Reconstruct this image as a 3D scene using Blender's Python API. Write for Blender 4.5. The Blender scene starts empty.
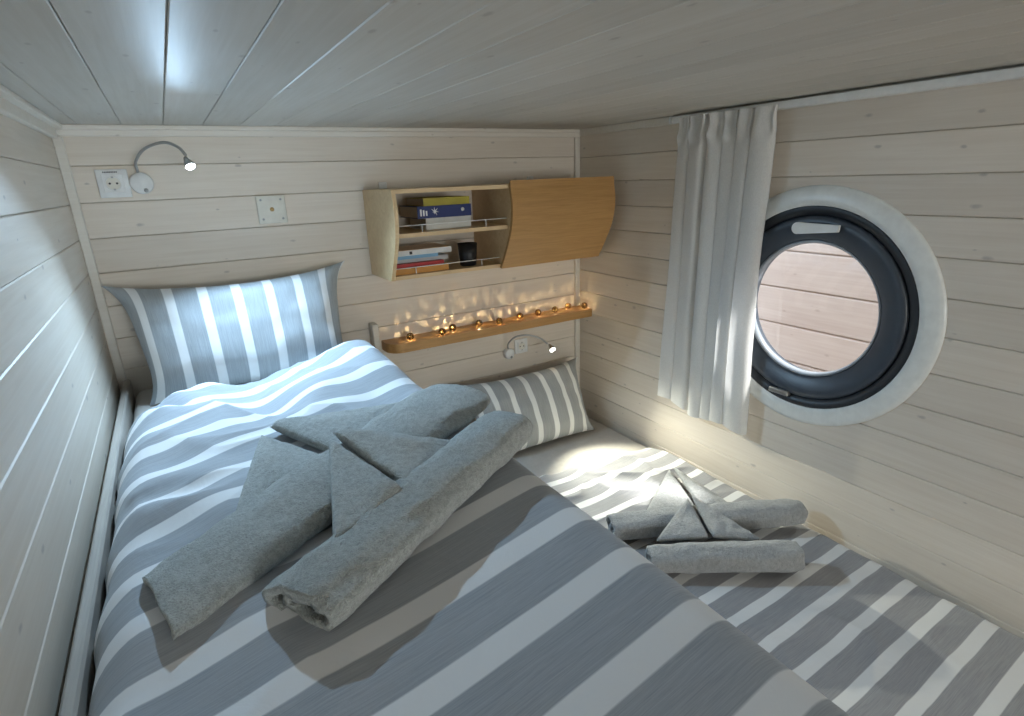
import bpy, bmesh, math, random
from mathutils import Vector, Matrix, noise
random.seed(7)
S = bpy.context.scene
COL = S.collection

# ------------------------------------------------------------------ camera
XL, XR, YB, YF, ZC = -0.243, 1.698, 2.2, -3.2, 1.945      # room: left, right, back, front, ceiling
F_PX = 557.84
R = Matrix(((0.85527179, -0.51689278, -0.03649691),
            (0.18934674, 0.24618426, 0.9505478),
            (-0.48234633, -0.81988729, 0.30842641)))      # world -> camera
cam_d = bpy.data.cameras.new('camera')
cam_d.sensor_fit = 'HORIZONTAL'; cam_d.sensor_width = 36.0
cam_d.lens = F_PX / 1024.0 * 36.0
cam_d.clip_start = 0.02
cam = bpy.data.objects.new('camera', cam_d); COL.objects.link(cam)
cam.matrix_world = Matrix.Translation((0, 0, 1.75)) @ R.transposed().to_4x4()
S.camera = cam

# ------------------------------------------------------------------ world, light, exposure
w = bpy.data.worlds.new('overcast_sky'); S.world = w; w.use_nodes = True
bg = w.node_tree.nodes['Background']
bg.inputs[0].default_value = (0.76, 0.88, 1.0, 1); bg.inputs[1].default_value = 3.2
S.view_settings.view_transform = 'Standard'; S.view_settings.look = 'None'
S.view_settings.gamma = 1.0; S.view_settings.use_curve_mapping = False
S.view_settings.exposure = 0.0

def light(name, kind, loc, energy, color, to=None, **kw):
    d = bpy.data.lights.new(name, kind); d.energy = energy; d.color = color
    for k, v in kw.items(): setattr(d, k, v)
    o = bpy.data.objects.new(name, d); COL.objects.link(o); o.location = loc
    if to is not None:
        o.rotation_euler = (Vector(to) - Vector(loc)).to_track_quat('-Z', 'Y').to_euler()
    return o
# daylight entering by the window in the wall behind the camera
light('daylight_front_window', 'AREA', (.75, YF - 0.12, 1.42), 52.0, (1.0, 0.99, 0.97), to=(0.8, 2.2, 1.30),
      shape='RECTANGLE', size=1.05, size_y=0.75)
# portal that only guides the sampling of the sky through the porthole
pt = light('porthole_portal', 'AREA', (XR + .11, 1.013, 1.312), 1.0, (1, 1, 1), to=(0, 1.02, 1.312), shape='DISK', size=.64)
pt.data.cycles.is_portal = True
# high sun on the porthole side: it grazes the curtain and falls on the lower bed
light('sun', 'SUN', (4, 0, 5), 12.0, (1.0, 0.97, 0.93), to=(4 - .42, .42, 5 - .80), angle=math.radians(7.0))

# ------------------------------------------------------------------ node helpers
class NT:
    def __init__(s, name):
        s.m = bpy.data.materials.new(name); s.m.use_nodes = True
        s.t = s.m.node_tree; s.t.nodes.clear()
        s.out = s.n('ShaderNodeOutputMaterial')
    def n(s, typ, **kw):
        nd = s.t.nodes.new(typ)
        for k, v in kw.items(): setattr(nd, k, v)
        return nd
    def set(s, nd, i, v):
        if hasattr(v, 'is_output') or isinstance(v, bpy.types.NodeSocket): s.t.links.new(v, nd.inputs[i])
        else: nd.inputs[i].default_value = v
    def math(s, op, a, b=0.0, c=0.0):
        nd = s.n('ShaderNodeMath', operation=op)
        for i, v in enumerate((a, b, c)): s.set(nd, i, v)
        return nd.outputs[0]
    def mix(s, fac, a, b, blend='MIX'):
        nd = s.n('ShaderNodeMix', data_type='RGBA', blend_type=blend)
        s.set(nd, 0, fac); s.set(nd, 6, a); s.set(nd, 7, b)
        return nd.outputs[2]
    def map(s, vec, scale=(1, 1, 1), loc=None):
        nd = s.n('ShaderNodeMapping'); s.set(nd, 0, vec); nd.inputs['Scale'].default_value = scale
        if loc is not None: s.set(nd, 1, loc)
        return nd.outputs[0]
    def noise(s, vec, scale=5, detail=3, rough=.5, dist=0.0):
        nd = s.n('ShaderNodeTexNoise'); s.set(nd, 'Vector', vec)
        nd.inputs['Scale'].default_value = scale; nd.inputs['Detail'].default_value = detail
        nd.inputs['Roughness'].default_value = rough; nd.inputs['Distortion'].default_value = dist
        return nd.outputs[0]
    def ramp(s, fac, pts):
        nd = s.n('ShaderNodeMapRange'); s.set(nd, 0, fac)
        nd.inputs[1].default_value, nd.inputs[2].default_value, nd.inputs[3].default_value, nd.inputs[4].default_value = pts
        return nd.outputs[0]
    def bump(s, h, strength=.2, dist=.002):
        nd = s.n('ShaderNodeBump'); s.set(nd, 'Height', h)
        nd.inputs['Strength'].default_value = strength; nd.inputs['Distance'].default_value = dist
        return nd.outputs[0]
    def bsdf(s, color, rough=.5, spec=.5, metal=0., normal=None, **kw):
        b = s.n('ShaderNodeBsdfPrincipled'); s.set(b, 'Base Color', color); s.set(b, 'Roughness', rough)
        s.set(b, 'Specular IOR Level', spec); s.set(b, 'Metallic', metal)
        if normal is not None: s.set(b, 'Normal', normal)
        for k, v in kw.items(): s.set(b, k, v)
        return b
    def done(s, shader):
        s.t.links.new(shader.outputs[0] if hasattr(shader, 'outputs') else shader, s.out.inputs[0]); return s.m

def rgb(r, g, b): return (r, g, b, 1.0)
def plain(name, c, rough=.5, spec=.5, metal=0., **kw):
    t = NT(name)
    co = t.n('ShaderNodeTexCoord').outputs['Object']
    v = t.noise(co, 40, 3)
    col = t.mix(t.ramp(v, (.3, .7, 0, 1)), rgb(*[x * .94 for x in c]), rgb(*[min(1, x * 1.04) for x in c]))
    return t.done(t.bsdf(col, rough, spec, metal, **kw))

def plank_mat(name, light_c, dark_c, knot_c, rough, spec=.5):
    """whitewashed softwood: local X is the length of the board"""
    t = NT(name)
    co = t.n('ShaderNodeTexCoord').outputs['Object']
    rnd = t.n('ShaderNodeObjectInfo').outputs['Random']
    off = t.n('ShaderNodeCombineXYZ')
    t.set(off, 0, t.math('MULTIPLY', rnd, 37.0)); t.set(off, 1, t.math('MULTIPLY', rnd, 11.0)); t.set(off, 2, t.math('MULTIPLY', rnd, 23.0))
    add = t.n('ShaderNodeVectorMath', operation='ADD'); t.set(add, 0, co); t.set(add, 1, off.outputs[0])
    p = add.outputs[0]
    g = t.noise(t.map(p, (1.2, 30, 30)), 3.0, 4, .55, .6)            # long grain
    fine = t.noise(t.map(p, (3, 120, 120)), 3.0, 2, .5)
    cloud = t.noise(t.map(p, (2, 6, 6)), 1.5, 2)
    f = t.math('ADD', t.math('MULTIPLY', g, .62), t.math('MULTIPLY', cloud, .38))
    col = t.mix(t.ramp(f, (.34, .66, 0, 1)), dark_c, light_c)
    col = t.mix(t.math('MULTIPLY', t.ramp(fine, (.45, .75, 0, 1)), .10), col, dark_c)
    tint = t.ramp(rnd, (0, 1, .93, 1.05))
    hsv = t.n('ShaderNodeHueSaturation'); t.set(hsv, 'Value', tint); t.set(hsv, 'Color', col); col = hsv.outputs[0]
    # knots
    sp = t.n('ShaderNodeSeparateXYZ'); t.set(sp, 0, p); cb_ = t.n('ShaderNodeCombineXYZ')
    t.set(cb_, 0, t.math('MULTIPLY', sp.outputs[0], 4.6)); t.set(cb_, 1, t.math('MULTIPLY', sp.outputs[2], 10.0))
    vo = t.n('ShaderNodeTexVoronoi', feature='F1', voronoi_dimensions='2D'); t.set(vo, 'Vector', cb_.outputs[0]); vo.inputs['Scale'].default_value = 1.0
    vo.inputs['Randomness'].default_value = 1.0
    sep = t.n('ShaderNodeSeparateColor'); t.set(sep, 0, vo.outputs['Color'])
    keep = t.math('GREATER_THAN', sep.outputs[0], .45)
    wob = t.math('ADD', vo.outputs['Distance'], t.math('MULTIPLY', t.noise(p, 90, 2), .05))
    size = t.math('MULTIPLY_ADD', sep.outputs[1], .055, .045)
    k = t.math('SUBTRACT', 1.0, t.math('DIVIDE', wob, size))
    k = t.math('MULTIPLY', t.ramp(k, (0, .45, 0, 1)), keep)
    col = t.mix(t.math('MULTIPLY', k, .55), col, knot_c)
    nrm = t.bump(t.math('ADD', g, t.math('MULTIPLY', fine, .4)), .12, .0012)
    return t.done(t.bsdf(col, rough, spec, normal=nrm))

def wood_mat(name, a, b, scale=(1.2, 26, 26), rough=.42, rings=True):
    t = NT(name); co = t.n('ShaderNodeTexCoord').outputs['Object']
    g = t.noise(t.map(co, scale), 3.2, 5, .6, 1.2)
    h = t.noise(t.map(co, tuple(x * 5 for x in scale)), 3.0, 2)
    f = t.math('ADD', t.math('MULTIPLY', g, .75), t.math('MULTIPLY', h, .25))
    col = t.mix(t.ramp(f, (.32, .66, 0, 1)), a, b)
    return t.done(t.bsdf(col, rough, .45, normal=t.bump(f, .08, .001)))

def stripe_mat(name, grey, grey2, white, half, warp=.01):
    """woven stripes; UV.y counts stripes, UV.x runs along them (metres)"""
    t = NT(name); uv = t.n('ShaderNodeUVMap').outputs[0]
    sx = t.n('ShaderNodeSeparateXYZ'); t.set(sx, 0, uv)
    wv = t.noise(t.map(uv, (9, 3, 1)), 1.0, 2)
    y = t.math('ADD', sx.outputs[1], t.math('MULTIPLY', t.math('SUBTRACT', wv, .5), warp))
    fr = t.math('FRACT', t.math('ADD', y, .5))
    d = t.math('ABSOLUTE', t.math('SUBTRACT', fr, .5))
    mk = t.ramp(d, (half - .012, half + .012, 1, 0))
    moire = t.noise(t.map(uv, (5, 9, 1)), 1.6, 4, .6, 2.2)           # wood-like streaks along the stripe
    moire2 = t.noise(t.map(uv, (7, 60, 1)), 1.5, 2, .5, .6)
    gm = t.math('ADD', t.math('MULTIPLY', moire, .45), t.math('MULTIPLY', moire2, .55))
    gcol = t.mix(t.ramp(gm, (.36, .64, 0, 1)), grey, grey2)
    col = t.mix(mk, gcol, white)
    co = t.n('ShaderNodeTexCoord').outputs['Object']
    weave = t.noise(co, 900, 1)
    wr = t.noise(co, 14, 4, .55, .8)
    hh = t.math('ADD', t.math('MULTIPLY', weave, .06), wr)
    b = t.bsdf(col, .85, .2, normal=t.bump(hh, .35, .006), **{'Sheen Weight': .15})
    return t.done(b)

def terry_mat(name, c1, c2):
    t = NT(name); co = t.n('ShaderNodeTexCoord').outputs['Object']
    n1 = t.noise(co, 380, 2, .6); n2 = t.noise(co, 100, 3, .65); n3 = t.noise(co, 14, 2)
    f = t.math('ADD', t.math('ADD', t.math('MULTIPLY', n1, .40), t.math('MULTIPLY', n2, .45)), t.math('MULTIPLY', n3, .15))
    col = t.mix(t.ramp(f, (.41, .59, 0, 1)), c1, c2)
    return t.done(t.bsdf(col, .95, .1, normal=t.bump(f, 1.0, .012), **{'Sheen Weight': .35, 'Sheen Roughness': .6}))

def cloth_mat(name, c, trans=.35):
    t = NT(name); co = t.n('ShaderNodeTexCoord').outputs['Object']
    wv = t.noise(t.map(co, (1, 1, .4)), 420, 2); bl = t.noise(co, 12, 3)
    col = t.mix(t.ramp(wv, (.35, .65, 0, 1)), rgb(*[x * .93 for x in c]), rgb(*c))
    nrm = t.bump(t.math('ADD', t.math('MULTIPLY', wv, .15), bl), .12, .004)
    d = t.n('ShaderNodeBsdfDiffuse'); t.set(d, 0, col); t.set(d, 'Normal', nrm)
    r = t.n('ShaderNodeBsdfTranslucent'); t.set(r, 0, col); t.set(r, 'Normal', nrm)
    mx = t.n('ShaderNodeMixShader'); mx.inputs[0].default_value = trans
    t.t.links.new(d.outputs[0], mx.inputs[1]); t.t.links.new(r.outputs[0], mx.inputs[2])
    return t.done(mx)

def glass_mat(name):
    t = NT(name)
    tr = t.n('ShaderNodeBsdfTransparent'); tr.inputs[0].default_value = (.95, .97, .97, 1)
    gl = t.n('ShaderNodeBsdfGlossy'); gl.inputs['Roughness'].default_value = .03
    fr = t.n('ShaderNodeLayerWeight'); fr.inputs[0].default_value = .5
    fc = t.math('POWER', fr.outputs['Facing'], 4.0)
    mx = t.n('ShaderNodeMixShader')
    t.t.links.new(t.math('MULTIPLY_ADD', fc, .85, .06), mx.inputs[0])
    t.t.links.new(tr.outputs[0], mx.inputs[1]); t.t.links.new(gl.outputs[0], mx.inputs[2])
    return t.done(mx)

def emit_mat(name, c, st):
    t = NT(name); e = t.n('ShaderNodeEmission'); e.inputs[0].default_value = rgb(*c); e.inputs[1].default_value = st
    return t.done(e)

M = dict(
    plank=plank_mat('whitewashed_pine', rgb(.77, .70, .61), rgb(.69, .61, .515), rgb(.36, .32, .30), .50),
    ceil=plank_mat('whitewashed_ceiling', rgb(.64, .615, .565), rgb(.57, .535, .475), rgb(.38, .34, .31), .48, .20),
    back=plain('batten_wood', (.40, .31, .22), .8),
    trim=plank_mat('whitewashed_trim', rgb(.78, .74, .67), rgb(.71, .66, .58), rgb(.5, .44, .38), .42),
    floor=wood_mat('floor_boards', rgb(.20, .13, .08), rgb(.34, .23, .14), (26, 1.2, 26)),
    birch=wood_mat('birch_veneer', rgb(.63, .435, .23), rgb(.75, .56, .33), (2, 9, 9)),
    oak=wood_mat('oak_veneer', rgb(.385, .205, .07), rgb(.52, .295, .11)),
    frame=wood_mat('pale_frame_wood', rgb(.40, .36, .32), rgb(.50, .455, .405), (26, 1.2, 26)),
    stripe_u=stripe_mat('striped_cotton_blue_grey', rgb(.31, .335, .365), rgb(.41, .435, .465), rgb(.80, .81, .82), .17),
    stripe_l=stripe_mat('striped_cotton_grey', rgb(.29, .29, .30), rgb(.39, .39, .40), rgb(.80, .80, .79), .170),
    stripe_p=stripe_mat('striped_pillow_blue_grey', rgb(.31, .345, .37), rgb(.43, .465, .49), rgb(.80, .82, .83), .150),
    stripe_q=stripe_mat('striped_pillow_grey', rgb(.30, .31, .30), rgb(.40, .41, .40), rgb(.80, .80, .76), .15),
    sheet=plain('beige_sheet', (.56, .53, .49), .9, .2),
    terry=terry_mat('terry_towel_grey', rgb(.325, .35, .34), rgb(.51, .54, .525)),
    terry_l=terry_mat('terry_towel_light_grey', rgb(.33, .34, .34), rgb(.47, .48, .48)),
    curtain=cloth_mat('curtain_linen', (.88, .88, .865), .38),
    white=plain('white_plastic', (.80, .81, .80), .35),
    ring=plain('white_ring_paint', (.78, .80, .78), .32),
    cream=plain('cream_plastic', (.74, .72, .64), .4),
    dark=plain('blue_black_frame', (.050, .064, .085), .36),
    rubber=plain('black_gasket', (.018, .022, .028), .42),
    bead=plain('grey_glazing_bead', (.30, .33, .37), .25),
    steel=plain('brushed_steel', (.55, .56, .56), .3, .5, 1.0),
    greysteel=plain('grey_gooseneck', (.42, .43, .43), .45, .5, .5),
    brass=plain('brass_screw', (.55, .38, .18), .35, .5, 1.0),
    bronze=plain('bronze_ball', (.16, .10, .04), .22, .5, 1.0),
    black=plain('black_plastic', (.012, .012, .014), .45),
    pages=plain('paper_pages', (.62, .55, .45), .9, .1),
    wire=plain('copper_wire', (.50, .33, .15), .4, .5, .9),
    glass=glass_mat('window_glass'),
    led_c=emit_mat('led_cool', (.80, .90, 1.0), 60.0),
    led_w=emit_mat('led_neutral', (1.0, .98, .86), 40.0),
    fairy=emit_mat('fairy_light_core', (1.0, .72, .30), 30.0),
    ext=plank_mat('outdoor_boards', rgb(.66, .59, .565), rgb(.56, .475, .45), rgb(.4, .32, .3), .6),
    ground=plain('outdoor_ground', (.4, .4, .38), .9),
)

# ------------------------------------------------------------------ mesh helpers
class MB:
    def __init__(s): s.v = []; s.f = []; s.uv = {}; s.sm = []
    def add(s, vs, fs, smooth=False):
        b = len(s.v); s.v += [tuple(v) for v in vs]
        for f in fs: s.f.append(tuple(i + b for i in f)); s.sm.append(smooth)
        return s
    def box(s, x0, x1, y0, y1, z0, z1, bev=0.0, seg=1):
        if bev <= 0:
            vs = [(x, y, z) for x in (x0, x1) for y in (y0, y1) for z in (z0, z1)]
            return s.add(vs, [(0, 1, 3, 2), (4, 6, 7, 5), (0, 4, 5, 1), (2, 3, 7, 6), (0, 2, 6, 4), (1, 5, 7, 3)])
        bm = bmesh.new(); bmesh.ops.create_cube(bm, size=1)
        for v in bm.verts: v.co = ((x0 + x1) / 2 + v.co.x * (x1 - x0), (y0 + y1) / 2 + v.co.y * (y1 - y0), (z0 + z1) / 2 + v.co.z * (z1 - z0))
        bmesh.ops.bevel(bm, geom=bm.edges[:], offset=bev, segments=seg, affect='EDGES', profile=.5)
        bm.verts.index_update()
        s.add([v.co[:] for v in bm.verts], [[v.index for v in f.verts] for f in bm.faces], seg > 1); bm.free(); return s
    def grid(s, fn, nu, nv, uvfn=None, cu=False, cv=False, smooth=True):
        b = len(s.v)
        for i in range(nu):
            for j in range(nv):
                s.v.append(tuple(fn(i / (nu if cu else nu - 1), j / (nv if cv else nv - 1))))
                if uvfn: s.uv[b + i * nv + j] = uvfn(i / (nu if cu else nu - 1), j / (nv if cv else nv - 1))
        for i in range(nu if cu else nu - 1):
            for j in range(nv if cv else nv - 1):
                a, c = i, (i + 1) % nu; d, e = j, (j + 1) % nv
                s.f.append((b + a * nv + d, b + c * nv + d, b + c * nv + e, b + a * nv + e)); s.sm.append(smooth)
        return s
    def tube(s, pts, r, n=8, caps=True):
        pts = [Vector(p) for p in pts]; b = len(s.v); m = len(pts)
        rr = r if isinstance(r, (list, tuple)) else [r] * m
        up = Vector((0, 0, 1))
        t0 = (pts[1] - pts[0]).normalized()
        if abs(t0.dot(up)) > .9: up = Vector((1, 0, 0))
        nrm = t0.cross(up).normalized()
        for k in range(m):
            t = (pts[min(k + 1, m - 1)] - pts[max(k - 1, 0)]).normalized()
            nrm = (nrm - t * nrm.dot(t)).normalized(); bi = t.cross(nrm)
            for a in range(n):
                th = 2 * math.pi * a / n
                s.v.append(tuple(pts[k] + (nrm * math.cos(th) + bi * math.sin(th)) * rr[k]))
        for k in range(m - 1):
            for a in range(n):
                s.f.append((b + k * n + a, b + k * n + (a + 1) % n, b + (k + 1) * n + (a + 1) % n, b + (k + 1) * n + a)); s.sm.append(True)
        if caps:
            s.f.append(tuple(b + a for a in range(n))[::-1]); s.sm.append(False)
            s.f.append(tuple(b + (m - 1) * n + a for a in range(n))); s.sm.append(False)
        return s
    def lathe(s, prof, c, axis, n=48, closed=False):
        """prof: (radius, distance along axis)"""
        ax = Vector(axis).normalized(); u = ax.orthogonal().normalized(); w_ = ax.cross(u); c = Vector(c)
        b = len(s.v); m = len(prof)
        for k in range(n):
            th = 2 * math.pi * k / n
            for (r, h) in prof: s.v.append(tuple(c + ax * h + (u * math.cos(th) + w_ * math.sin(th)) * r))
        for k in range(n):
            for j in range(m if closed else m - 1):
                k2, j2 = (k + 1) % n, (j + 1) % m
                s.f.append((b + k * m + j, b + k2 * m + j, b + k2 * m + j2, b + k * m + j2)); s.sm.append(True)
        return s
    def prism(s, poly, h0, h1, axis='x'):
        """poly: 2-D points; extruded along an axis"""
        def P(a, b_, h): return {'x': (h, a, b_), 'y': (a, h, b_), 'z': (a, b_, h)}[axis]
        n = len(poly)
        return s.add([P(a, b_, h0) for a, b_ in poly] + [P(a, b_, h1) for a, b_ in poly],
                     [tuple(range(n))[::-1], tuple(range(n, 2 * n))] + [(i, (i + 1) % n, n + (i + 1) % n, n + i) for i in range(n)])
    def mesh(s, name, mat, origin=(0, 0, 0)):
        me = bpy.data.meshes.new(name); o = origin
        me.from_pydata([(v[0] - o[0], v[1] - o[1], v[2] - o[2]) for v in s.v], [], s.f)
        me.polygons.foreach_set('use_smooth', s.sm)
        if s.uv:
            ul = me.uv_layers.new(name='UVMap')
            for l in me.loops: ul.data[l.index].uv = s.uv.get(l.vertex_index, (0, 0))
        bm = bmesh.new(); bm.from_mesh(me); bmesh.ops.recalc_face_normals(bm, faces=bm.faces[:]); bm.to_mesh(me); bm.free()
        me.materials.append(mat); me.update(); return me

def link(name, data, parent=None, loc=(0, 0, 0), label=None, cat=None, group=None, kind=None):
    o = bpy.data.objects.new(name, data); COL.objects.link(o); o.location = loc
    if parent is not None: o.parent = parent
    for k, v in (('label', label), ('category', cat), ('group', group), ('kind', kind)):
        if v: o[k] = v
    return o
def thing(name, loc, label, cat, group=None):
    o = link(name, None, None, loc, label, cat, group); o.empty_display_size = .05; return o
def part(name, mb, mat, parent, label=None, root=None):
    """mb is in world coordinates; the thing's empty has no rotation"""
    r = root or parent
    while r.parent: r = r.parent
    o = link(name, mb.mesh(name, mat, r.location), parent, (0, 0, 0))
    if label: o['label'] = label
    return o
def struct(name, mb, mat, label=None, cat=None):
    return link(name, mb.mesh(name, mat), None, (0, 0, 0), label, cat, None, 'structure')

def nz(x, y, z=0.0): return noise.noise(Vector((x, y, z)))
def sstep(a, b, x):
    t = max(0., min(1., (x - a) / (b - a))); return t * t * (3 - 2 * t)
def lerp(a, b, t): return a + (b - a) * t
def cr(pts, n=8):
    """Catmull-Rom through points"""
    P = [Vector(p) for p in pts]; P = [2 * P[0] - P[1]] + P + [2 * P[-1] - P[-2]]; out = []
    for i in range(1, len(P) - 2):
        for k in range(n):
            t = k / n
            out.append(.5 * ((2 * P[i]) + (P[i + 1] - P[i - 1]) * t + (2 * P[i - 1] - 5 * P[i] + 4 * P[i + 1] - P[i + 2]) * t * t + (3 * P[i] - P[i - 1] - 3 * P[i + 1] + P[i + 2]) * t ** 3))
    out.append(P[-2]); return out

# ================================================================== room shell
WT = .07                                                     # wall thickness incl. boards
PT = .014                                                    # board thickness
WC = (1.013, 1.312)                                          # porthole centre (y, z)
def plank_mesh(name, length, width, mat, c=.0022, g=.0006):
    prof = [(0, g + c), (0, width - g - c), (c, width - g), (PT, width - g), (PT, g), (c, g)]
    m = MB(); n = len(prof)
    m.add([(0, y, z) for y, z in prof] + [(length, y, z) for y, z in prof],
          [tuple(range(n)), tuple(range(n, 2 * n))[::-1]] + [(i, n + i, n + (i + 1) % n, (i + 1) % n) for i in range(n)])
    return m.mesh(name, mat)

def cut_circle(obj, cy, cz, r, x0, x1):
    m = MB(); m.lathe([(0.0001, x0), (r, x0), (r, x1), (0.0001, x1)], (0, cy, cz), (1, 0, 0), 96)
    tool = bpy.data.objects.new('tool', m.mesh('tool', M['plank'])); COL.objects.link(tool)
    bm = bmesh.new(); bm.from_mesh(tool.data); bmesh.ops.remove_doubles(bm, verts=bm.verts[:], dist=.0005)
    bmesh.ops.recalc_face_normals(bm, faces=bm.faces[:]); bm.to_mesh(tool.data); bm.free()
    mod = obj.modifiers.new('hole', 'BOOLEAN'); mod.object = tool; mod.operation = 'DIFFERENCE'; mod.solver = 'EXACT'
    bpy.context.view_layer.update()
    dg = bpy.context.evaluated_depsgraph_get()
    me = bpy.data.meshes.new_from_object(obj.evaluated_get(dg))
    obj.modifiers.clear(); obj.data = me
    bpy.data.objects.remove(tool)

floor = struct('floor', MB().box(XL - WT, XR + WT, YF - WT, YB + WT, -.05, 0), M['floor'], 'brown boarded cabin floor below the beds', 'floor')
# wall_back
wb = struct('wall_back', MB().box(XL - WT, XR + WT, YB + PT, YB + WT, 0, ZC + .06), M['back'], 'whitewashed plank wall behind the pillows', 'wall')
PB, ZB0 = .1078, 1.829
me = plank_mesh('plank', XR - XL, PB, M['plank'])
for k in range(-1, 17):
    link('plank', me, wb, (XL, YB, ZB0 - PB * k))
# wall_left
wl = struct('wall_left', MB().box(XL - WT, XL - PT, YF, YB + WT, 0, ZC + .06), M['back'], 'whitewashed plank wall on the left beside the upper bunk', 'wall')
PL, ZL0 = .1050, 1.822
me = plank_mesh('plank', YB - YF, PL, M['plank'])
for k in range(-1, 17):
    o = link('plank', me, wl, (XL, YF, ZL0 - PL * k)); o.rotation_euler = (0, 0, math.pi / 2)
# wall_right with the porthole opening
wr = struct('wall_right', MB().box(XR + PT, XR + WT, YF, YB + WT, 0, ZC + .06), M['back'], 'whitewashed plank wall with the round porthole', 'wall')
cut_circle(wr, WC[0], WC[1], .330, XR - .1, XR + .2)
PR, ZR0 = .1036, 1.822
me = plank_mesh('plank', YB - YF, PR, M['plank'])
for k in range(-1, 17):
    z0 = ZR0 - PR * k
    o = link('plank', me, wr, (XR, YB, z0)); o.rotation_euler = (0, 0, -math.pi / 2)
    if z0 < WC[1] + .33 and z0 + PR > WC[1] - .33:
        o.data = plank_mesh('plank', YB - YF, PR, M['plank'])
        cut_circle(o, WC[0], WC[1], .330, XR - .1, XR + .2)
# ceiling
cl = struct('ceiling', MB().box(XL - WT, XR + WT, YF - WT, YB + WT, ZC + PT, ZC + .07), M['back'], 'whitewashed boarded ceiling', 'ceiling')
PC, XC0 = .1093, -.0635
me = plank_mesh('plank', YB - YF, PC, M['ceil'], .0016)
k0 = -2
for k in range(-2, 17):
    x0 = XC0 + PC * k; x1 = x0 + PC
    xa, xb = max(x0, XL), min(x1, XR)
    if xb - xa < .01: continue
    mm = me if xb - xa > PC - 1e-4 else plank_mesh('plank', YB - YF, xb - xa, M['ceil'])
    o = link('plank', mm, cl)
    o.matrix_local = Matrix(((0, 0, 1, xa), (1, 0, 0, YF), (0, 1, 0, ZC), (0, 0, 0, 1)))
# front wall behind the camera with a window
wf = struct('wall_front', MB().box(XL - WT, .20, YF - WT, YF, 0, ZC + .06).box(1.30, XR + WT, YF - WT, YF, 0, ZC + .06)
            .box(.20, 1.30, YF - WT, YF, 0, 1.02).box(.20, 1.30, YF - WT, YF, 1.82, ZC + .06), M['trim'], 'plain pale wall behind the camera', 'wall')
w2 = struct('window_2', MB().box(.20, 1.30, YF - .06, YF + .01, 1.02, 1.06).box(.20, 1.30, YF - .06, YF + .01, 1.78, 1.82)
            .box(.20, .24, YF - .06, YF + .01, 1.06, 1.78).box(1.26, 1.30, YF - .06, YF + .01, 1.06, 1.78), M['white'], 'white framed window behind the camera', 'window')
link('glass_pane', MB().box(.24, 1.26, YF - .034, YF - .030, 1.06, 1.78).mesh('glass_pane', M['glass']), w2)
# trims
struct('trim_1', MB().box(XL, XR, YB - .022, YB, 1.930, ZC, .003).box(XL, XR, YB - .012, YB, 1.912, 1.932, .003), M['trim'], 'moulding between back wall and ceiling', 'trim')
struct('trim_2', MB().box(XL, XL + .026, YB - .016, YB, 0, 1.912, .003), M['trim'], 'vertical moulding in the left rear corner', 'trim')
struct('trim_3', MB().box(XR - .030, XR - .016, YB - .014, YB, 0, 1.912, .003).box(XR - .016, XR, YB - .010, YB, 0, 1.912, .003), M['trim'], 'vertical moulding in the right rear corner', 'trim')
struct('trim_4', MB().box(XL, XL + .034, YF, YB - .022, 1.932, ZC, .003).box(XL, XL + .016, YF, YB - .022, 1.905, 1.934, .003), M['trim'], 'stepped moulding between left wall and ceiling', 'trim')
struct('trim_5', MB().box(XR - .012, XR, YF, YB - .022, 1.916, ZC, .003), M['trim'], 'moulding between right wall and ceiling', 'trim')

# outdoors seen through the porthole
gx = struct('ground_outside', MB().box(XR + .1, 9, -6, 8, -.3, -.2), M['ground'], 'grey ground outside the porthole', 'ground')
EX = 2.45
ew = struct('wall_outside', MB().box(EX + PT, EX + .1, -1.5, 4.5, -.2, 1.9), M['back'], 'pale boarded wall outside the porthole', 'wall')
me = plank_mesh('plank', 6.0, .175, M['ext'], .006, .002)
for k in range(12):
    o = link('plank', me, ew, (EX, 4.5, -.2 + .175 * k)); o.rotation_euler = (0, 0, -math.pi / 2)

# ================================================================== porthole
cw = (XR, WC[0], WC[1]); AX = (-1, 0, 0)                      # axis points into the room
p1 = thing('window_1', cw, 'round porthole with white ring and dark blue-black sash', 'window'); p1['kind'] = 'structure'
part('wall_ring', MB().lathe([(.322, 0), (.322, .011), (.325, .0135), (.340, .0145), (.366, .012), (.377, .008), (.381, .004), (.382, 0)], cw, AX, 96), M['ring'], p1, 'white painted ring')
part('outer_frame', MB().lathe([(.325, .010), (.319, .013), (.300, .008), (.292, -.004), (.286, -.010), (.286, -.06), (.324, -.06)], cw, AX, 96, True), M['rubber'], p1, 'black outer frame')
sash = part('sash', MB().lathe([(.292, -.006), (.292, .004), (.286, .010), (.272, .012), (.262, .008), (.226, .004), (.219, -.004), (.217, -.010), (.217, -.05), (.285, -.05)], cw, AX, 96, True), M['dark'], p1, 'dark blue-black sash')
part('glazing_bead', MB().lathe([(.218, .000), (.212, -.003), (.208, -.012), (.208, -.022), (.218, -.022)], cw, AX, 96, True), M['bead'], sash)
part('glass_pane', MB().lathe([(.0005, -.020), (.215, -.020)], cw, AX, 64), M['glass'], sash)
part('reveal_tube', MB().lathe([(.324, -.055), (.324, -.12), (.329, -.12), (.329, -.055)], cw, AX, 96, True), M['ring'], p1)
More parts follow.
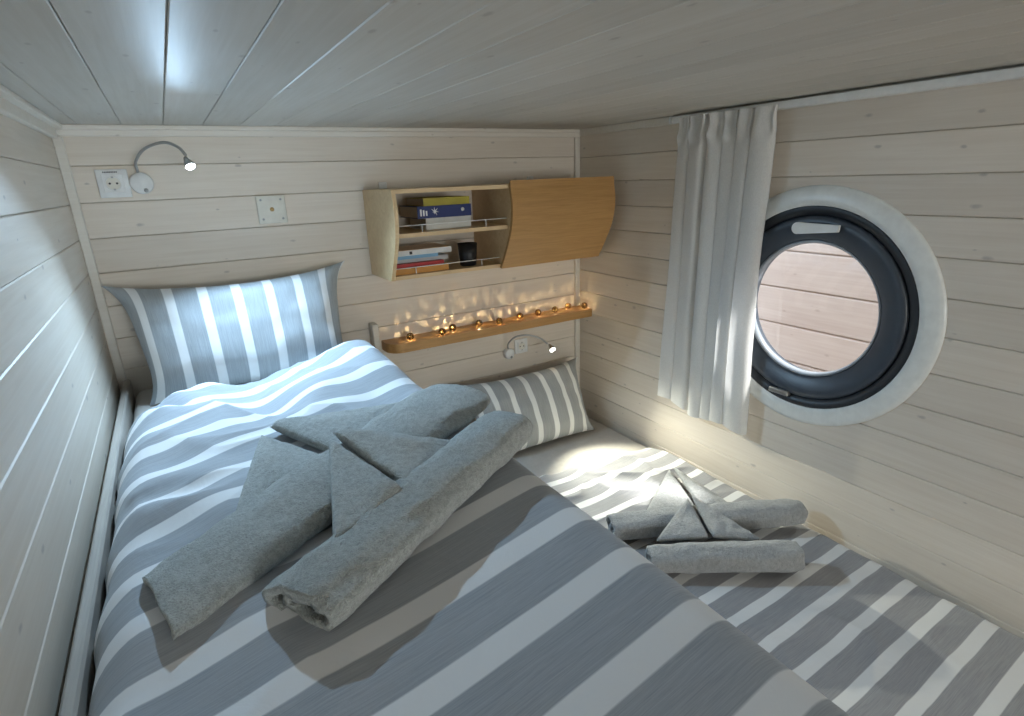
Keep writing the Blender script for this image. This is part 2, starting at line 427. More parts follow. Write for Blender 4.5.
# handle on top of the sash
hy, hz = 1.004, 1.567
hd = MB()
poly = []
for k in range(9): a = math.pi / 2 + math.pi * k / 8; poly.append((.055 + .018 * -math.cos(a) * 1, .018 * math.sin(a)))
outl = [(hy + .058 + .018 * math.cos(a), hz + .018 * math.sin(a)) for a in [math.pi / 2 - math.pi * k / 10 for k in range(11)]]
outl += [(hy - .068, hz - .006), (hy - .070, hz + .014), (hy + .02, hz + .016)]
hd.prism(outl, XR - .030, XR - .018, 'x'); hd.lathe([(.0005, .020), (.016, .020), (.016, .004)], (XR, hy + .055, hz), AX, 20)
part('handle', hd, M['white'], sash, 'white lever handle')
part('latch', MB().box(XR - .022, XR - .004, 1.030, 1.104, 1.011, 1.028, .003), M['steel'], sash, 'small metal latch')

# ================================================================== beds
# upper bunk
ub = thing('bunk_bed', (.14, 1.15, 0), 'pale wooden bunk frame carrying the upper bed along the left wall', 'bed')
part('side_rail', MB().box(-.227, -.207, .05, 2.184, .98, 1.152, .004), M['frame'], ub, 'pale wooden side rail along the wall')
part('side_rail', MB().box(.505, .535, .05, 2.184, .92, 1.065, .004), M['frame'], ub)
part('platform', MB().box(-.207, .505, .05, 2.184, .955, .985), M['frame'], ub)
part('foot_board', MB().box(-.227, .535, .02, .05, .92, 1.152, .004), M['frame'], ub)
part('head_post', MB().box(.622, .648, 2.150, 2.199, .90, 1.207, .003), M['trim'], ub, 'pale upright post on the wall')
part('head_rail', MB().box(.505, .632, 2.160, 2.184, .92, 1.065, .003), M['frame'], ub)
part('support_panel', MB().box(.475, .505, .05, 2.184, 0, .955), M['frame'], ub)
part('leg', MB().box(-.227, -.207, .05, .09, 0, .98, .004), M['frame'], ub)
um = thing('mattress', (.14, 1.1, .985), 'beige sheeted mattress under the upper duvet', 'mattress')
part('sheet', MB().box(-.202, .500, .058, 2.175, .985, 1.115, .03, 4), M['sheet'], um)
# lower bed
lb = thing('lower_bed', (1.2, 1.1, 0), 'pale wooden bed frame below the porthole', 'bed')
part('side_panel', MB().box(.72, .745, .05, 2.184, 0, .50, .004), M['frame'], lb)
part('platform', MB().box(.745, 1.690, .05, 2.184, .39, .42), M['frame'], lb)
part('foot_board', MB().box(.72, 1.690, .02, .05, 0, .50, .004), M['frame'], lb)
lm = thing('mattress', (1.22, 1.1, .42), 'beige sheeted mattress of the lower bed beside the porthole wall', 'mattress')
part('sheet', MB().box(.747, 1.690, .055, 2.178, .42, .560, .03, 4), M['sheet'], lm)

# upper duvet
DX0, DX1 = -.204, .560
def duvet_u():
    nx, ny = 150, 330
    # cross-section path in (x, z above mattress 1.105)
    H = .100
    path = []
    for k in range(9): a = math.pi - math.pi / 2 * k / 8; path.append((DX0 + .075 + .075 * math.cos(a), .0 + H * math.sin(a)))
    for k in range(1, 20): path.append((lerp(DX0 + .075, DX1 - .085, k / 20), H))
    for k in range(0, 11): a = math.pi / 2 - math.pi * .5 * k / 10; path.append((DX1 - .085 + .085 * math.cos(a), H - .085 + .085 * math.sin(a)))
    path += [(DX1 - .002, -.03), (DX1 - .006, -.08)]
    L = [0]
    for a, b in zip(path, path[1:]): L.append(L[-1] + math.hypot(b[0] - a[0], b[1] - a[1]))
    def at(p):
        s = p * L[-1]
        for k in range(len(L) - 1):
            if s <= L[k + 1] + 1e-9:
                t = (s - L[k]) / (L[k + 1] - L[k]); return lerp(path[k][0], path[k + 1][0], t), lerp(path[k][1], path[k + 1][1], t), s
    cache = {}
    def yfar(x): return 1.90 - .085 * math.exp(-((x - .10) / .13) ** 2) + .035 * sstep(.2, .45, x) - .21 * (1 - sstep(-.21, .02, x))
    def base(p, q):
        x, h, s = at(p)
        y1 = yfar(x); y0 = .07
        y = lerp(y0, y1, q)
        return x, h, s, y
    def fn(p, q):
        x, h, s, y = base(p, q)
        dfar = yfar(x) - y; dn = y - .07
        e = 1.0
        for d, rad in ((dfar, .11), (dn, .08)):
            if d < rad: e *= math.sqrt(max(0., 1 - (1 - d / rad) ** 2)) * .98 + .02
        top = max(0., min(1., h / .1))
        inner = sstep(DX0 + .0, DX0 + .08, x) * (1 - sstep(DX1 - .06, DX1 + .02, x) * .7)
        head = sstep(.75, 1.25, y)
        left = 1 - sstep(-.05, .25, x)
        r = .0
        r += .010 * nz(x * 3.1 + 5, y * 2.3, 1.0)
        r += .024 * head * nz(x * 5.5 + y * 2.2, y * 4.2 - x * 3.0, 3.1)
        rid = 1 - abs(nz(x * 4.2 + y * 3.5 + .6 * nz(x * 4, y * 4, 9), y * 3.0 - x * 3.6, 7.7)) * 2
        r += .009 * max(0, rid) ** 2 * (head * .9 + left * .45 + .05)
        rid2 = 1 - abs(nz(x * 7 - y * 7 + 2, y * 5 + x * 2.5, 17.7)) * 2
        r += .006 * max(0, rid2) ** 2 * (head + left * .4)
        r += .035 * math.exp(-((x - .40) / .16) ** 2 - ((y - 1.72) / .16) ** 2)       # plump corner at the head end
        r -= .018 * math.exp(-((x - .12) / .07) ** 2 - ((y - 1.55) / .20) ** 2)
        r += .013 * math.sin(y * 27 + x * 9 + 5 * nz(x * 3, y * 3)) * (1 - sstep(-.16, .08, x)) * (.5 + nz(y * 4, x * 2, 6)) * 1.3
        z = 1.105 + (h + r * top * inner * 1.0 if h > 0 else h) * (e if h > 0 else 1)
        if h <= 0: z = 1.105 + h
        xo = .010 * nz(y * 5, 2.2) + .012 * left * nz(y * 11, 8.8) if p < .12 or p > .86 else 0
        k = (1 - sstep(0, .12, p)) + sstep(.86, 1, p)
        return x + (.008 * nz(y * 4.2, 2.2) + (.010 * nz(y * 11, 8.8) if p < .5 else 0)) * min(1, k), y, z
    def uvfn(p, q):
        x, h, s, y = base(p, q)
        t = (DX0 + s - .05 + .15) / .65
        t = max(-.3, min(1.25, t))
        i = (lerp(1.22, 1.45, t) - y) / lerp(.115, .133, t)
        i += .12 * nz(x * 4 + 3, y * 4, 4.4) * sstep(.7, 1.2, y)
        return (s, i)
    mb = MB(); mb.grid(fn, nx, ny, uvfn); return mb
ud = thing('duvet', (.17, 1.0, 1.105), 'blue-grey and white striped duvet on the upper bunk', 'duvet')
part('cover', duvet_u(), M['stripe_u'], ud)

# lower duvet
LX0, LX1 = .76, 1.672
def duvet_l():
    def yfar(x): return 1.70 - .05 * sstep(1.1, 1.65, x) + .02 * nz(x * 6, 1.1)
    def base(p, q):
        x = lerp(LX0, LX1, p); return x, lerp(.06, yfar(x), q)
    def fn(p, q):
        x, y = base(p, q)
        e = 1
        for d, rad in ((yfar(x) - y, .10), (y - .06, .06), (x - LX0, .06), (LX1 - x, .045)):
            if d < rad: e *= math.sqrt(max(0., 1 - (1 - d / rad) ** 2)) * .97 + .03
        r = .006 * nz(x * 3, y * 3, 2) + .006 * nz(x * 9 + y * 3, y * 8, 5)
        hd_ = sstep(1.15, 1.5, y)
        rid = 1 - abs(nz(x * 3.5 + y * 6, y * 2.0 - x * 5, 3.3)) * 2
        r += .009 * max(0, rid) ** 2 * hd_ + .004 * max(0, rid) ** 3
        return x, y, .556 + (.042 + r) * e
    def uvfn(p, q):
        x, y = base(p, q)
        i = (.852 - y + .05 * (x - 1.62) * .6) / .0955
        i += .25 * nz(x * 3, y * 3, 8) * sstep(1.15, 1.5, y)
        return (x, i)
    mb = MB(); mb.grid(fn, 110, 230, uvfn); return mb
ld = thing('duvet', (1.2, .9, .56), 'grey and white striped duvet on the lower bed', 'duvet')
part('cover', duvet_l(), M['stripe_l'], ld)

# pillows
def pillow(cx, y0, z0, y1, z1, W, T, period, phase, taper, sag, seed, root, mat):
    """bottom line (y0, z0), top line (y1, z1); stripes run up the pillow"""
    b = Vector((0, y0, z0)); tp = Vector((0, y1, z1)); up = tp - b; nrm = Vector((0, -up.z, up.y)).normalized()
    def shape(u, v, side):
        uu, vv = u * 2 - 1, v * 2 - 1
        hw = W / 2 * (1 + taper * vv)
        x = uu * hw * (1 - .115 * (1 - abs(vv) ** 4) * abs(uu) ** 3)
        vz = vv * (1 - .07 * (1 - abs(uu) ** 3.0) * abs(vv) ** 3)
        t = max(0, (1 - abs(uu) ** 3.2)) ** .62 * max(0, (1 - abs(vv) ** 2.8)) ** .62
        wr_ = .012 * nz(uu * 3 + seed, vv * 2.5, side) * t + .010 * nz(uu * 7 + seed, vv * 3, side + 5) * t * abs(uu)
        P = b + up * ((vz + 1) / 2) + Vector((cx + x, 0, 0)) + nrm * (side * (T / 2 * t) + wr_)
        P.z -= sag * (1 - uu ** 2) * max(0, vv)
        return P
    def uvf(u, v): return (v * up.length, ((u * 2 - 1) * W / 2 * (1 + taper * (v * 2 - 1) * .6)) / period + phase)
    a = MB(); a.grid(lambda u, v: shape(u, v, 1), 60, 40, uvf); part('front_cover', a, mat, root)
    c = MB(); c.grid(lambda u, v: shape(u, v, -1), 60, 40, uvf); part('back_cover', c, mat, root)
    e = [shape(k / 40, 0, 0) for k in range(41)] + [shape(1, k / 24, 0) for k in range(1, 25)] + [shape(1 - k / 40, 1, 0) for k in range(1, 41)] + [shape(0, 1 - k / 24, 0) for k in range(1, 25)]
    d = MB(); d.tube(e, .0025, 6, False)
    return a
pu = thing('pillow', (.16, 1.95, 1.12), 'blue-grey striped pillow leaning on the back wall of the upper bunk', 'pillow')
pillow(.165, 1.955, 1.118, 2.135, 1.475, .700, .185, .0965, .13, .085, .030, 1.3, pu, M['stripe_p'])
pl = thing('pillow', (1.28, 1.93, .57), 'grey striped pillow in the corner of the lower bed', 'pillow')
pillow(1.285, 1.925, .572, 2.115, .885, .64, .16, .0900, .30, .065, .012, 7.9, pl, M['stripe_q'])

# ================================================================== towels
def towel_roll(p0, p1, rx, rz, turns, seed, th=.011, inner=.30, end0=1.0, nt=52, nl=120, skew=0., flare=0.):
    """a rolled towel: spiral ribbon swept along its axis; rx/rz half width and half height"""
    p0, p1 = Vector(p0), Vector(p1); ax = (p1 - p0); Ln = ax.length; ax.normalize()
    side = ax.cross(Vector((0, 0, 1))).normalized(); up = side.cross(ax)
    N = int(nt * turns)
    mb = MB()
    def P(i, l, inn):
        a = i / N                                            # 0 centre .. 1 outside
        th_ = 2 * math.pi * turns * (a - 1) - math.pi * .62
        rr = lerp(inner, 1.0, a ** .9)
        t = l
        ct_, st_ = math.cos(th_), math.sin(th_)
        endf = 1 - .08 * (1 - sstep(0, .05, t)) - .11 * sstep(.90, 1, t) ** 2
        bul = 1 + .10 * nz(t * 3.5 + seed, ct_ * 1.5, st_ * 1.5) + .05 * nz(t * 9 + seed, ct_ * 2.5, st_ * 2.5)
        fz = .0035 * nz(t * Ln * 22 + seed, ct_ * 1.6, st_ * 1.6) + .0007 * nz(t * Ln * 190 + seed, ct_ * 9, st_ * 9) + .0006 * nz(t * Ln * 420, ct_ * 20, st_ * 20 + seed)
        r = rr * bul * endf
        k = lerp(end0, 1.0, sstep(0, .55, t))
        X = rx * (1 + (1 - k) * .10 + flare * sstep(.45, .95, t)) * r + fz - (th if inn else 0); Z = rz * k * r + fz - (th * (.6 if k < .8 else 1) if inn else 0)
        sh = (1 - a) * .012 * (1 if t < .5 else -1) * (abs(t - .5) * 2) ** 8
        c = p0 + ax * (Ln * t + sh + .010 * nz(th_, seed) * (abs(t - .5) * 2) ** 6)
        z = math.copysign(abs(st_) ** .85, st_) * Z
        z = max(z, -rz * .88)
        sc = X * math.copysign(abs(ct_) ** .9, ct_)
        return c + ax * (-sc * skew * (1 - sstep(0, .45, t))) + side * sc + up * (z - rz * .88 * (1 - k) )
    mb.grid(lambda u, v: P(round(u * N), v, False), N + 1, nl)
    mb.grid(lambda u, v: P(round(u * N), v, True), N + 1, nl)
    n1 = (N + 1) * nl
    for i in range(N):
        for l in (0, nl - 1):
            mb.f.append((i * nl + l, (i + 1) * nl + l, n1 + (i + 1) * nl + l, n1 + i * nl + l)); mb.sm.append(True)
    for l in range(nl - 1):
        for i in (0, N):
            mb.f.append((i * nl + l, i * nl + l + 1, n1 + i * nl + l + 1, n1 + i * nl + l)); mb.sm.append(True)
    return mb
def towel_flap(a, b, c, th=.020, seed=0., puff=.012):
    """soft thick triangle a-b-c (world points of its top surface)"""
    a, b, c = Vector(a), Vector(b), Vector(c); n = (b - a).cross(c - a).normalized()
    if n.z < 0: n = -n
    m = 26; mb = MB(); idx = {}
    cen = (a + b + c) / 3
    for s_ in (1, -1):
        for i in range(m + 1):
            for j in range(m + 1 - i):
                k = m - i - j
                u, v, w_ = i / m, j / m, k / m
                e = min(u, v, w_) * 3
                rnd = math.sqrt(max(0, 1 - (1 - min(1, e / .22)) ** 2))
                P = a * u + b * v + c * w_
                h = (th / 2) * rnd * s_ - th / 2
                if s_ > 0: h += puff * e ** .7 * (.6 + .8 * nz(P.x * 9 + seed, P.y * 9, 1)) + .004 * nz(P.x * 30 + seed, P.y * 30, 2) * rnd
                # rounded corners
                P = P + (cen - P) * (.05 * max(0, (max(u, v, w_) - .85) / .15))
                idx[(s_, i, j)] = len(mb.v); mb.v.append(tuple(P + n * h))
        for i in range(m):
            for j in range(m - i):
                mb.f.append((idx[(s_, i, j)], idx[(s_, i + 1, j)], idx[(s_, i, j + 1)])); mb.sm.append(True)
                if i + j < m - 1: mb.f.append((idx[(s_, i + 1, j)], idx[(s_, i + 1, j + 1)], idx[(s_, i, j + 1)])); mb.sm.append(True)
    bd = [(i, 0) for i in range(m + 1)] + [(m - j, j) for j in range(1, m + 1)] + [(0, m - j) for j in range(1, m)]
    for q in range(len(bd)):
        A, B = bd[q], bd[(q + 1) % len(bd)]
        mb.f.append((idx[(1,) + A], idx[(1,) + B], idx[(-1,) + B], idx[(-1,) + A])); mb.sm.append(True)
    return mb

tA = thing('towel', (.28, .76, 1.21), 'thick grey towel roll nearest the camera on the upper duvet, open spiral end', 'towel', 'towels on the beds')
part('roll', towel_roll((.051, .652, 1.229), (.562, .962, 1.235), .077, .043, 1.75, 1.0, .012, .30, .85), M['terry'], tA)
part('flap', towel_flap((.193, 1.066, 1.280), (.258, .796, 1.268), (.112, .722, 1.248), .026, 3, .014), M['terry'], tA)
part('flap', towel_flap((.200, 1.072, 1.292), (.458, .930, 1.240), (.266, .792, 1.262), .026, 8, .016), M['terry'], tA)
tB = thing('towel', (.2, .9, 1.21), 'flattened grey towel roll behind the thick roll on the upper duvet', 'towel', 'towels on the beds')
part('roll', towel_roll((-.112, .775, 1.224), (.545, 1.172, 1.240), .098, .036, 1.25, 5.0, .013, .55, .66, skew=.36, flare=.22), M['terry'], tB)
part('flap', towel_flap((.090, 1.300, 1.222), (.208, 1.030, 1.232), (-.025, .885, 1.218), .026, 13, .016), M['terry'], tB)
part('flap', towel_flap((.104, 1.308, 1.238), (.480, 1.260, 1.224), (.213, 1.030, 1.240), .026, 18, .018), M['terry'], tB)
tN = thing('towel', (1.24, .87, .61), 'short light grey towel roll on the lower bed, nearer the camera', 'towel', 'towels on the beds')
part('roll', towel_roll((1.035, 1.005, .652), (1.410, .765, .652), .056, .050, 1.8, 9.0, .009, .3, .9, 40, 70), M['terry_l'], tN)
part('flap', towel_flap((1.325, 1.120, .710), (1.230, .945, .690), (1.090, 1.035, .680), .016, 23, .012), M['terry_l'], tN)
part('flap', towel_flap((1.334, 1.116, .716), (1.360, .848, .680), (1.235, .940, .694), .016, 28, .012), M['terry_l'], tN)
tF = thing('towel', (1.35, 1.05, .61), 'long light grey towel roll on the lower bed, under the porthole wall', 'towel', 'towels on the beds')
part('roll', towel_roll((1.045, 1.190, .652), (1.625, .900, .652), .060, .050, 1.8, 12.0, .009, .3, .9, 40, 90), M['terry_l'], tF)
part('flap', towel_flap((1.535, 1.400, .624), (1.385, 1.130, .640), (1.205, 1.205, .630), .016, 33, .012), M['terry_l'], tF)
part('flap', towel_flap((1.545, 1.395, .632), (1.490, 1.050, .640), (1.390, 1.125, .648), .016, 38, .012), M['terry_l'], tF)

# ================================================================== curtain and track
ct = thing('curtain_track', (1.665, 1.0, 1.925), 'white curtain track under the ceiling above the porthole', 'curtain track')
part('track', MB().box(1.650, 1.680, -.6, 1.590, 1.916, 1.938, .002), M['white'], ct)
part('end_cap', MB().box(1.648, 1.682, 1.590, 1.600, 1.914, 1.940, .002), M['white'], ct)
def curtain():
    YL, YR = 1.520, 1.150
    def fn(u, v):
        z = lerp(.848 + .012 * math.sin(u * 9 + 1) - .012 * u, 1.928, v)
        w_ = u + .035 * math.sin(u * 9.5 + .6) + .010 * nz(u * 5, v * 1.2, 2)
        ph = w_ * math.pi * 6.0 + .5
        g = abs(math.sin(ph)) ** .55                          # round folds, narrow valleys
        g2 = .18 * math.sin(w_ * math.pi * 15 + 2.0 + v * 1.2) * (.4 + .6 * nz(u * 4, v * .8, 9))
        amp = lerp(.050, .034, v) * (.80 + .45 * nz(u * 3.3 + 2, v * .7, 5))
        if v > .90:
            k = sstep(.90, .95, v)
            g += k * (.30 * math.sin(w_ * math.pi * 23 + 1) + .35 * nz(u * 16, v * 22, 3))
        x = 1.655 - amp * (g + g2)
        y = lerp(YL + .030 * (1 - v) * (1 - u), YR + .014 * math.sin(v * 3) * u, u) + .011 * math.sin(2 * ph) * (1 + .3 * (1 - v)) + .006 * nz(u * 5, v * 3, 7)
        return (min(x, 1.664), y, z)
    mb = MB(); mb.grid(fn, 240, 110); return mb
cu = thing('curtain', (1.618, 1.34, .85), 'off-white linen curtain gathered left of the porthole', 'curtain')
cb = part('panel', curtain(), M['curtain'], cu)

# ================================================================== wall cabinet
CX0, CX1, CD = .660, 1.620, 1.125
CZ0, CZ1 = 1.402, 1.724
prof = cr([(1.880, CZ1, 0), (1.868, 1.642, 0), (1.884, 1.555, 0), (1.930, 1.467, 0), (1.972, CZ0, 0)], 6)
prof = [(p[0], p[1]) for p in prof]
def panel(x0, x1, inset=0): return MB().prism([(YB, CZ0), (YB, CZ1)] + [(a + inset, b) for a, b in prof], x0, x1, 'x')
cab = thing('wall_cabinet', (1.14, 2.2, CZ0), 'light wooden wall cabinet with open shelves and curved honey oak door', 'cabinet')
part('side_panel', panel(CX0, CX0 + .014), M['birch'], cab)
part('side_panel', panel(CX1 - .016, CX1 - .002, .004), M['birch'], cab)
part('divider', panel(CD + .002, CD + .016, .006), M['birch'], cab)
part('top_panel', MB().box(CX0 + .014, CX1 - .016, prof[0][0] + .004, YB, CZ1 - .014, CZ1), M['birch'], cab)
part('bottom_panel', MB().box(CX0 + .014, CX1 - .016, prof[-1][0] + .004, YB, CZ0, CZ0 + .014), M['birch'], cab)
part('shelf', MB().box(CX0 + .014, CD + .002, 1.905, YB, 1.560, 1.574), M['birch'], cab)
dpoly = [(a - .016, b) for a, b in prof]
dpoly[0] = (dpoly[0][0], CZ1 + .014); dpoly[-1] = (dpoly[-1][0], CZ0 - .002)
door = part('door', MB().prism(dpoly + [(a - .001, b) for a, b in prof][::-1], CD - .006, CX1, 'x'), M['oak'], cab, 'curved honey oak door')
def rail(z, y, xa, xb, posts):
    r = MB().tube([(xa, y, z + .026), (xb, y, z + .026)], .0017, 6)
    o = part('gallery_rail', r, M['white'], cab, 'thin pale metal gallery rail')
    for px in posts: part('rail_post', MB().tube([(px, y, z), (px, y, z + .026)], .0017, 6), M['white'], o)
rail(1.574, 1.915, CX0 + .014, CD + .002, (.775, 1.035))
rail(CZ0 + .014, 1.985, CX0 + .014, CD + .002, (.765, 1.045))
for bx in (.740, 1.420):
    part('bracket', MB().box(bx - .016, bx + .016, YB - .012, YB - .0005, CZ1, CZ1 + .026, .003), M['white'], cab, 'small white fixing bracket')

# books
def book(x0, x1, y0, y1, z0, z1, c, label, marks=None, rough=.45):
    cm = plain('book_cover', c, rough)
    t = thing('book', ((x0 + x1) / 2, (y0 + y1) / 2, z0), label, 'book', 'books in the wall cabinet')
    k = min(.0022, (z1 - z0) * .15)
    part('cover', MB().box(x0, x1, y0, y1, z0, z0 + k).box(x0, x1, y0, y1, z1 - k, z1).box(x0, x1, y0, y0 + k, z0 + k, z1 - k), cm, t)
    part('pages', MB().box(x0 + .003, x1 - .003, y0 + k, y1 - .003, z0 + k, z1 - k), M['pages'], t)
    if marks: part('spine_print', marks, M['white'], t, 'printed lettering on the spine')
    return t
yb = 1.9598
cx_, cz_ = .848, 1.640
star = []
for k in range(14):
    a = math.radians(180 / 7 * k - 60); l = .0045 if k % 2 else (.017 if k < 9 else .010)
    star.append((cx_ + math.cos(a) * l, cz_ + math.sin(a) * l))
book(.815, 1.000, 1.972, 2.14, 1.5745, 1.6170, (.70, .70, .66), 'thick white book at the bottom of the upper shelf pile')
bb = book(.780, .998, 1.960, 2.14, 1.6173, 1.6600, (.008, .025, .14), 'dark blue book with white emblem on its spine')

book(.808, .996, 1.966, 2.14, 1.6603, 1.6880, (.40, .34, .035), 'yellow book on top of the upper shelf pile')
for r_ in range(3):
    part('spine_lettering', MB().box(.790 + r_ * .011, .7962 + r_ * .011, yb - .0006, yb, 1.626, 1.650 - .003 * r_), M['white'], bb)
part('spine_emblem', MB().prism(star, yb - .0006, yb, 'y'), M['white'], bb, 'white flame-like emblem')
part('spine_badge', MB().lathe([(.0002, .0006), (.007, .0006), (.007, 0)], (.962, yb, 1.642), (0, -1, 0), 14), M['white'], bb, 'round white badge')
z = CZ0 + .0145
book(.690, .905, 1.998, 2.14, z, z + .022, (.62, .28, .05), 'orange book at the bottom of the lower shelf pile')
book(.686, .890, 2.004, 2.15, z + .0223, z + .038, (.45, .02, .02), 'red book in the lower shelf pile')
book(.700, .920, 2.030, 2.16, z + .0383, z + .054, (.55, .55, .55), 'white printed book above the red one')
book(.694, .870, 2.010, 2.15, z + .0543, z + .067, (.20, .42, .62), 'light blue book in the lower shelf pile')
bt = book(.690, .925, 2.004, 2.16, z + .0673, z + .087, (.66, .67, .66), 'white book with tan cover on top of the lower shelf pile')
part('cover_print', MB().box(.691, .924, 2.005, 2.159, z + .087, z + .0876), M['birch'], bt, 'tan front cover')
part('spine_mark', MB().box(.752, .763, 2.0034, 2.0042, z + .0715, z + .0825), M['black'], bt, 'small black square on the spine')
# cup
cup = thing('cup', (1.012, 2.04, CZ0 + .0145), 'black tumbler standing on the lower cabinet shelf', 'cup')
part('body', MB().lathe([(.0005, .0), (.030, .0), (.033, .002), (.040, .088), (.0375, .088), (.031, .005), (.0005, .005)], (1.012, 2.04, CZ0 + .0147), (0, 0, 1), 32), M['black'], cup)

# ================================================================== oak wall shelf with fairy lights
SZ0, SZ1, SY = 1.085, 1.124, 2.095
pts = [(XR - .001, YB), (.668, YB), (.668, 2.165)]
for k in range(9):
    a = math.pi + math.pi / 2 * k / 8; pts.append((.668 + .06 + .06 * math.cos(a), SY + .06 + .06 * math.sin(a)))
pts.append((XR - .001, SY))
sh = thing('wall_shelf', (1.18, 2.2, SZ0), 'long narrow honey oak shelf on the back wall', 'shelf')
part('board', MB().prism(pts, SZ0, SZ1, 'z'), M['oak'], sh)
fl = thing('string_lights', (1.2, 2.14, SZ1), 'string of lit bronze balls lying along the oak shelf', 'fairy lights')
BR = .0158
balls = [(.769, 2.128), (.905, 2.112), (.972, 2.148), (1.098, 2.142), (1.188, 2.120), (1.310, 2.140), (1.412, 2.142), (1.508, 2.140), (1.600, 2.160), (1.668, 2.118)]
bm = bmesh.new(); bmesh.ops.create_icosphere(bm, subdivisions=4, radius=BR)
ico = bmesh.new(); bmesh.ops.create_icosphere(ico, subdivisions=2, radius=1.0)
holes = [v.co.normalized() for v in ico.verts]; ico.free()
kill = [f for f in bm.faces if max(f.calc_center_median().normalized().dot(h) for h in holes) > math.cos(math.radians(5.4))]
bmesh.ops.delete(bm, geom=kill, context='FACES')
for f in bm.faces: f.smooth = True
bme = bpy.data.meshes.new('ball'); bm.to_mesh(bme); bm.free(); bme.materials.append(M['bronze'])
rnd = random.Random(3)
for (bx, by) in balls:
    o = link('ball', bme, fl, Vector((bx, by, SZ1 + BR)) - fl.location)
    o.rotation_euler = (rnd.random() * 3, rnd.random() * 3, rnd.random() * 3)
    ld_ = light('fairy_bulb', 'POINT', (0, 0, 0), .21, (1.0, .74, .38), shadow_soft_size=.0004); ld_.parent = o
wp = []
for i, (bx, by) in enumerate(balls):
    wp.append((bx, by, SZ1 + .0015 + (.0)))
    if i < len(balls) - 1:
        nx_ = balls[i + 1]; wp.append(((bx + nx_[0]) / 2, (by + nx_[1]) / 2 + rnd.uniform(-.012, .012), SZ1 + .0015))
part('wire', MB().tube(cr(wp, 5), .0010, 5), M['wire'], fl)

# ================================================================== sockets, plates, lamps
def socket(cx, cz, w, label):
    h = w / 2; y = YB
    t = thing('wall_socket', (cx, y, cz), label, 'socket')
    part('cover_frame', MB().box(cx - h, cx + h, y - .009, y - .0002, cz - h, cz + h, .003, 2), M['white'], t)
    ins = part('insert', MB().box(cx - h * .66, cx + h * .66, y - .012, y - .008, cz - h * .66, cz + h * .66, .001), M['white'], t)
    part('well_rim', MB().lathe([(.0215, .0125), (.0205, .0140), (.0185, .0128)], (cx, y, cz), (0, -1, 0), 28), M['white'], ins)
    part('well', MB().lathe([(.0002, .0122), (.0195, .0122)], (cx, y, cz), (0, -1, 0), 28), M['cream'], ins)
    for s_ in (-1, 1):
        part('pin_hole', MB().lathe([(.0002, .0130), (.0030, .0130), (.0030, .012)], (cx + s_ * .0095, y, cz), (0, -1, 0), 12), M['black'], ins)
        part('earth_clip', MB().box(cx - .003, cx + .003, y - .0136, y - .012, cz + s_ * .0185 - .003, cz + s_ * .0185 + .003), M['greysteel'], ins)
    return t
s1 = socket(-.120, 1.776, .084, 'white wall socket in the top left corner of the back wall')
lab = MB()
for k in range(9): lab.box(-.142 + k * .0043, -.1388 + k * .0043, YB - .0095, YB - .0088, 1.8075, 1.8115)
part('printed_strip', lab, M['black'], s1, 'tiny dark printed strip')
s2 = socket(1.345, .975, .070, 'white wall socket under the oak shelf')
bp = thing('blank_plate', (.325, YB, 1.672), 'square cream cover plate with brass centre screw', 'cover plate')
part('plate', MB().box(.278, .374, YB - .010, YB - .0002, 1.624, 1.720, .003, 2), M['cream'], bp)
for sx in (-1, 1):
    for sz in (-1, 1): part('screw', MB().lathe([(.0002, .0108), (.0035, .0106), (.0040, .0098)], (.326 + sx * .033, YB, 1.672 + sz * .033), (0, -1, 0), 12), M['greysteel'], bp)
part('centre_screw', MB().lathe([(.0002, .013), (.006, .0125), (.0075, .0098)], (.326, YB, 1.672), (0, -1, 0), 16), M['brass'], bp, 'brass centre screw')

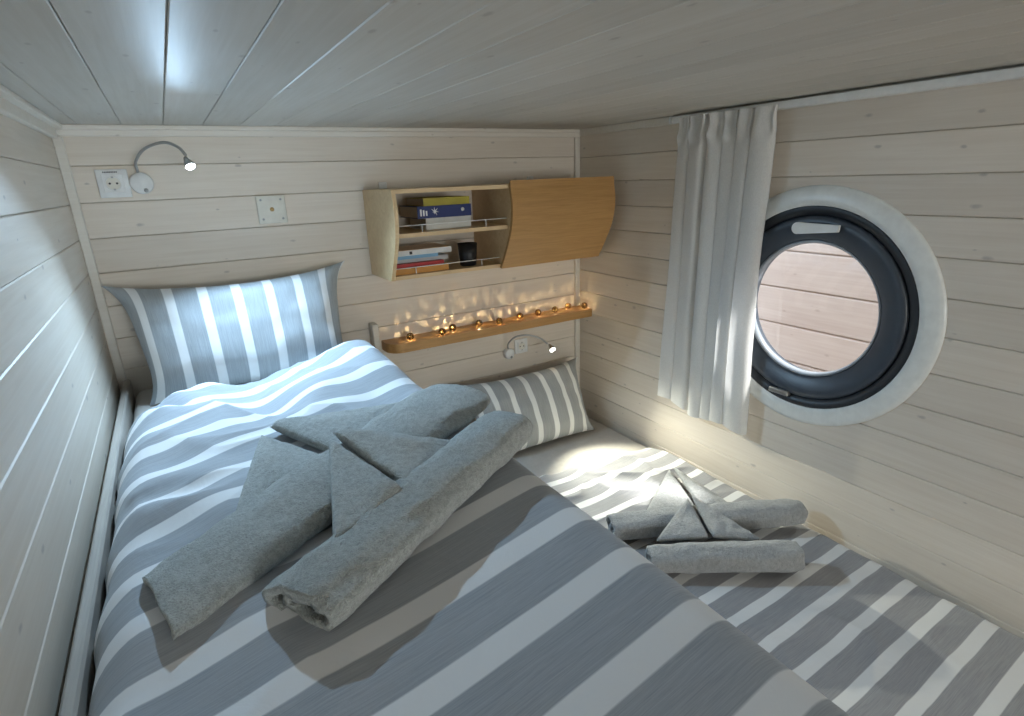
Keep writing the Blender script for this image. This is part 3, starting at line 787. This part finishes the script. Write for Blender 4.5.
def reading_lamp(label, cx, cz, rb, neck, head, aim, led, energy, color, angle, blend, btn):
    t = thing('reading_lamp', (cx, YB, cz), label, 'reading lamp')
    base = part('base', MB().lathe([(.0003, .024), (rb * .85, .024), (rb * .97, .021), (rb, .015), (rb, 0.0002)], (cx, YB, cz), (0, -1, 0), 40), M['white'], t)
    part('switch', MB().lathe([(.0003, .027), (.0055, .0265), (.0065, .0235)], (cx + btn[0], YB, cz + btn[1]), (0, -1, 0), 16), M['greysteel'], base)
    path = cr(neck, 8)
    part('gooseneck', MB().tube(path, .0042, 10), M['greysteel'], t)
    hd0 = Vector(head); d = (Vector(aim) - hd0).normalized()
    hp = part('lamp_head', MB().lathe([(.0003, -.030), (.006, -.030), (.0075, -.022), (.0125, -.010), (.0150, .004), (.0145, .005), (.0130, .003), (.0003, .003)], hd0, d, 28), M['steel'], t)
    part('led', MB().lathe([(.0003, .0046), (.0125, .0042)], hd0, d, 20), led, hp, 'glowing LED')
    lo = hd0 + d * .012
    l = light('reading_spot', 'SPOT', lo - t.location, energy, color, to=None, spot_size=math.radians(angle), spot_blend=blend, shadow_soft_size=.010)
    l.rotation_euler = d.to_track_quat('-Z', 'Y').to_euler(); l.parent = t
    return t
reading_lamp('white gooseneck reading lamp glowing cool beside the upper socket', -.046, 1.774, .033,
             [(-.049, 2.186, 1.804), (-.048, 2.150, 1.836), (-.018, 2.100, 1.870), (.034, 2.03, 1.884), (.069, 1.995, 1.868), (.083, 1.978, 1.845)],
             (.088, 1.962, 1.816), (.28, 1.42, 1.20), M['led_c'], 55.0, (.50, .75, 1.0), 133, 1.0, (.008, -.022))
reading_lamp('small gooseneck reading lamp lighting the lower bed beneath the oak shelf', 1.272, .952, .026,
             [(1.268, 2.188, .975), (1.262, 2.17, 1.01), (1.285, 2.14, 1.043), (1.330, 2.11, 1.050), (1.385, 2.09, 1.030), (1.408, 2.062, 1.005)],
             (1.426, 2.050, .978), (1.40, 1.37, .58), M['led_w'], 56.0, (1.0, .99, .82), 72, .9, (.006, -.016))
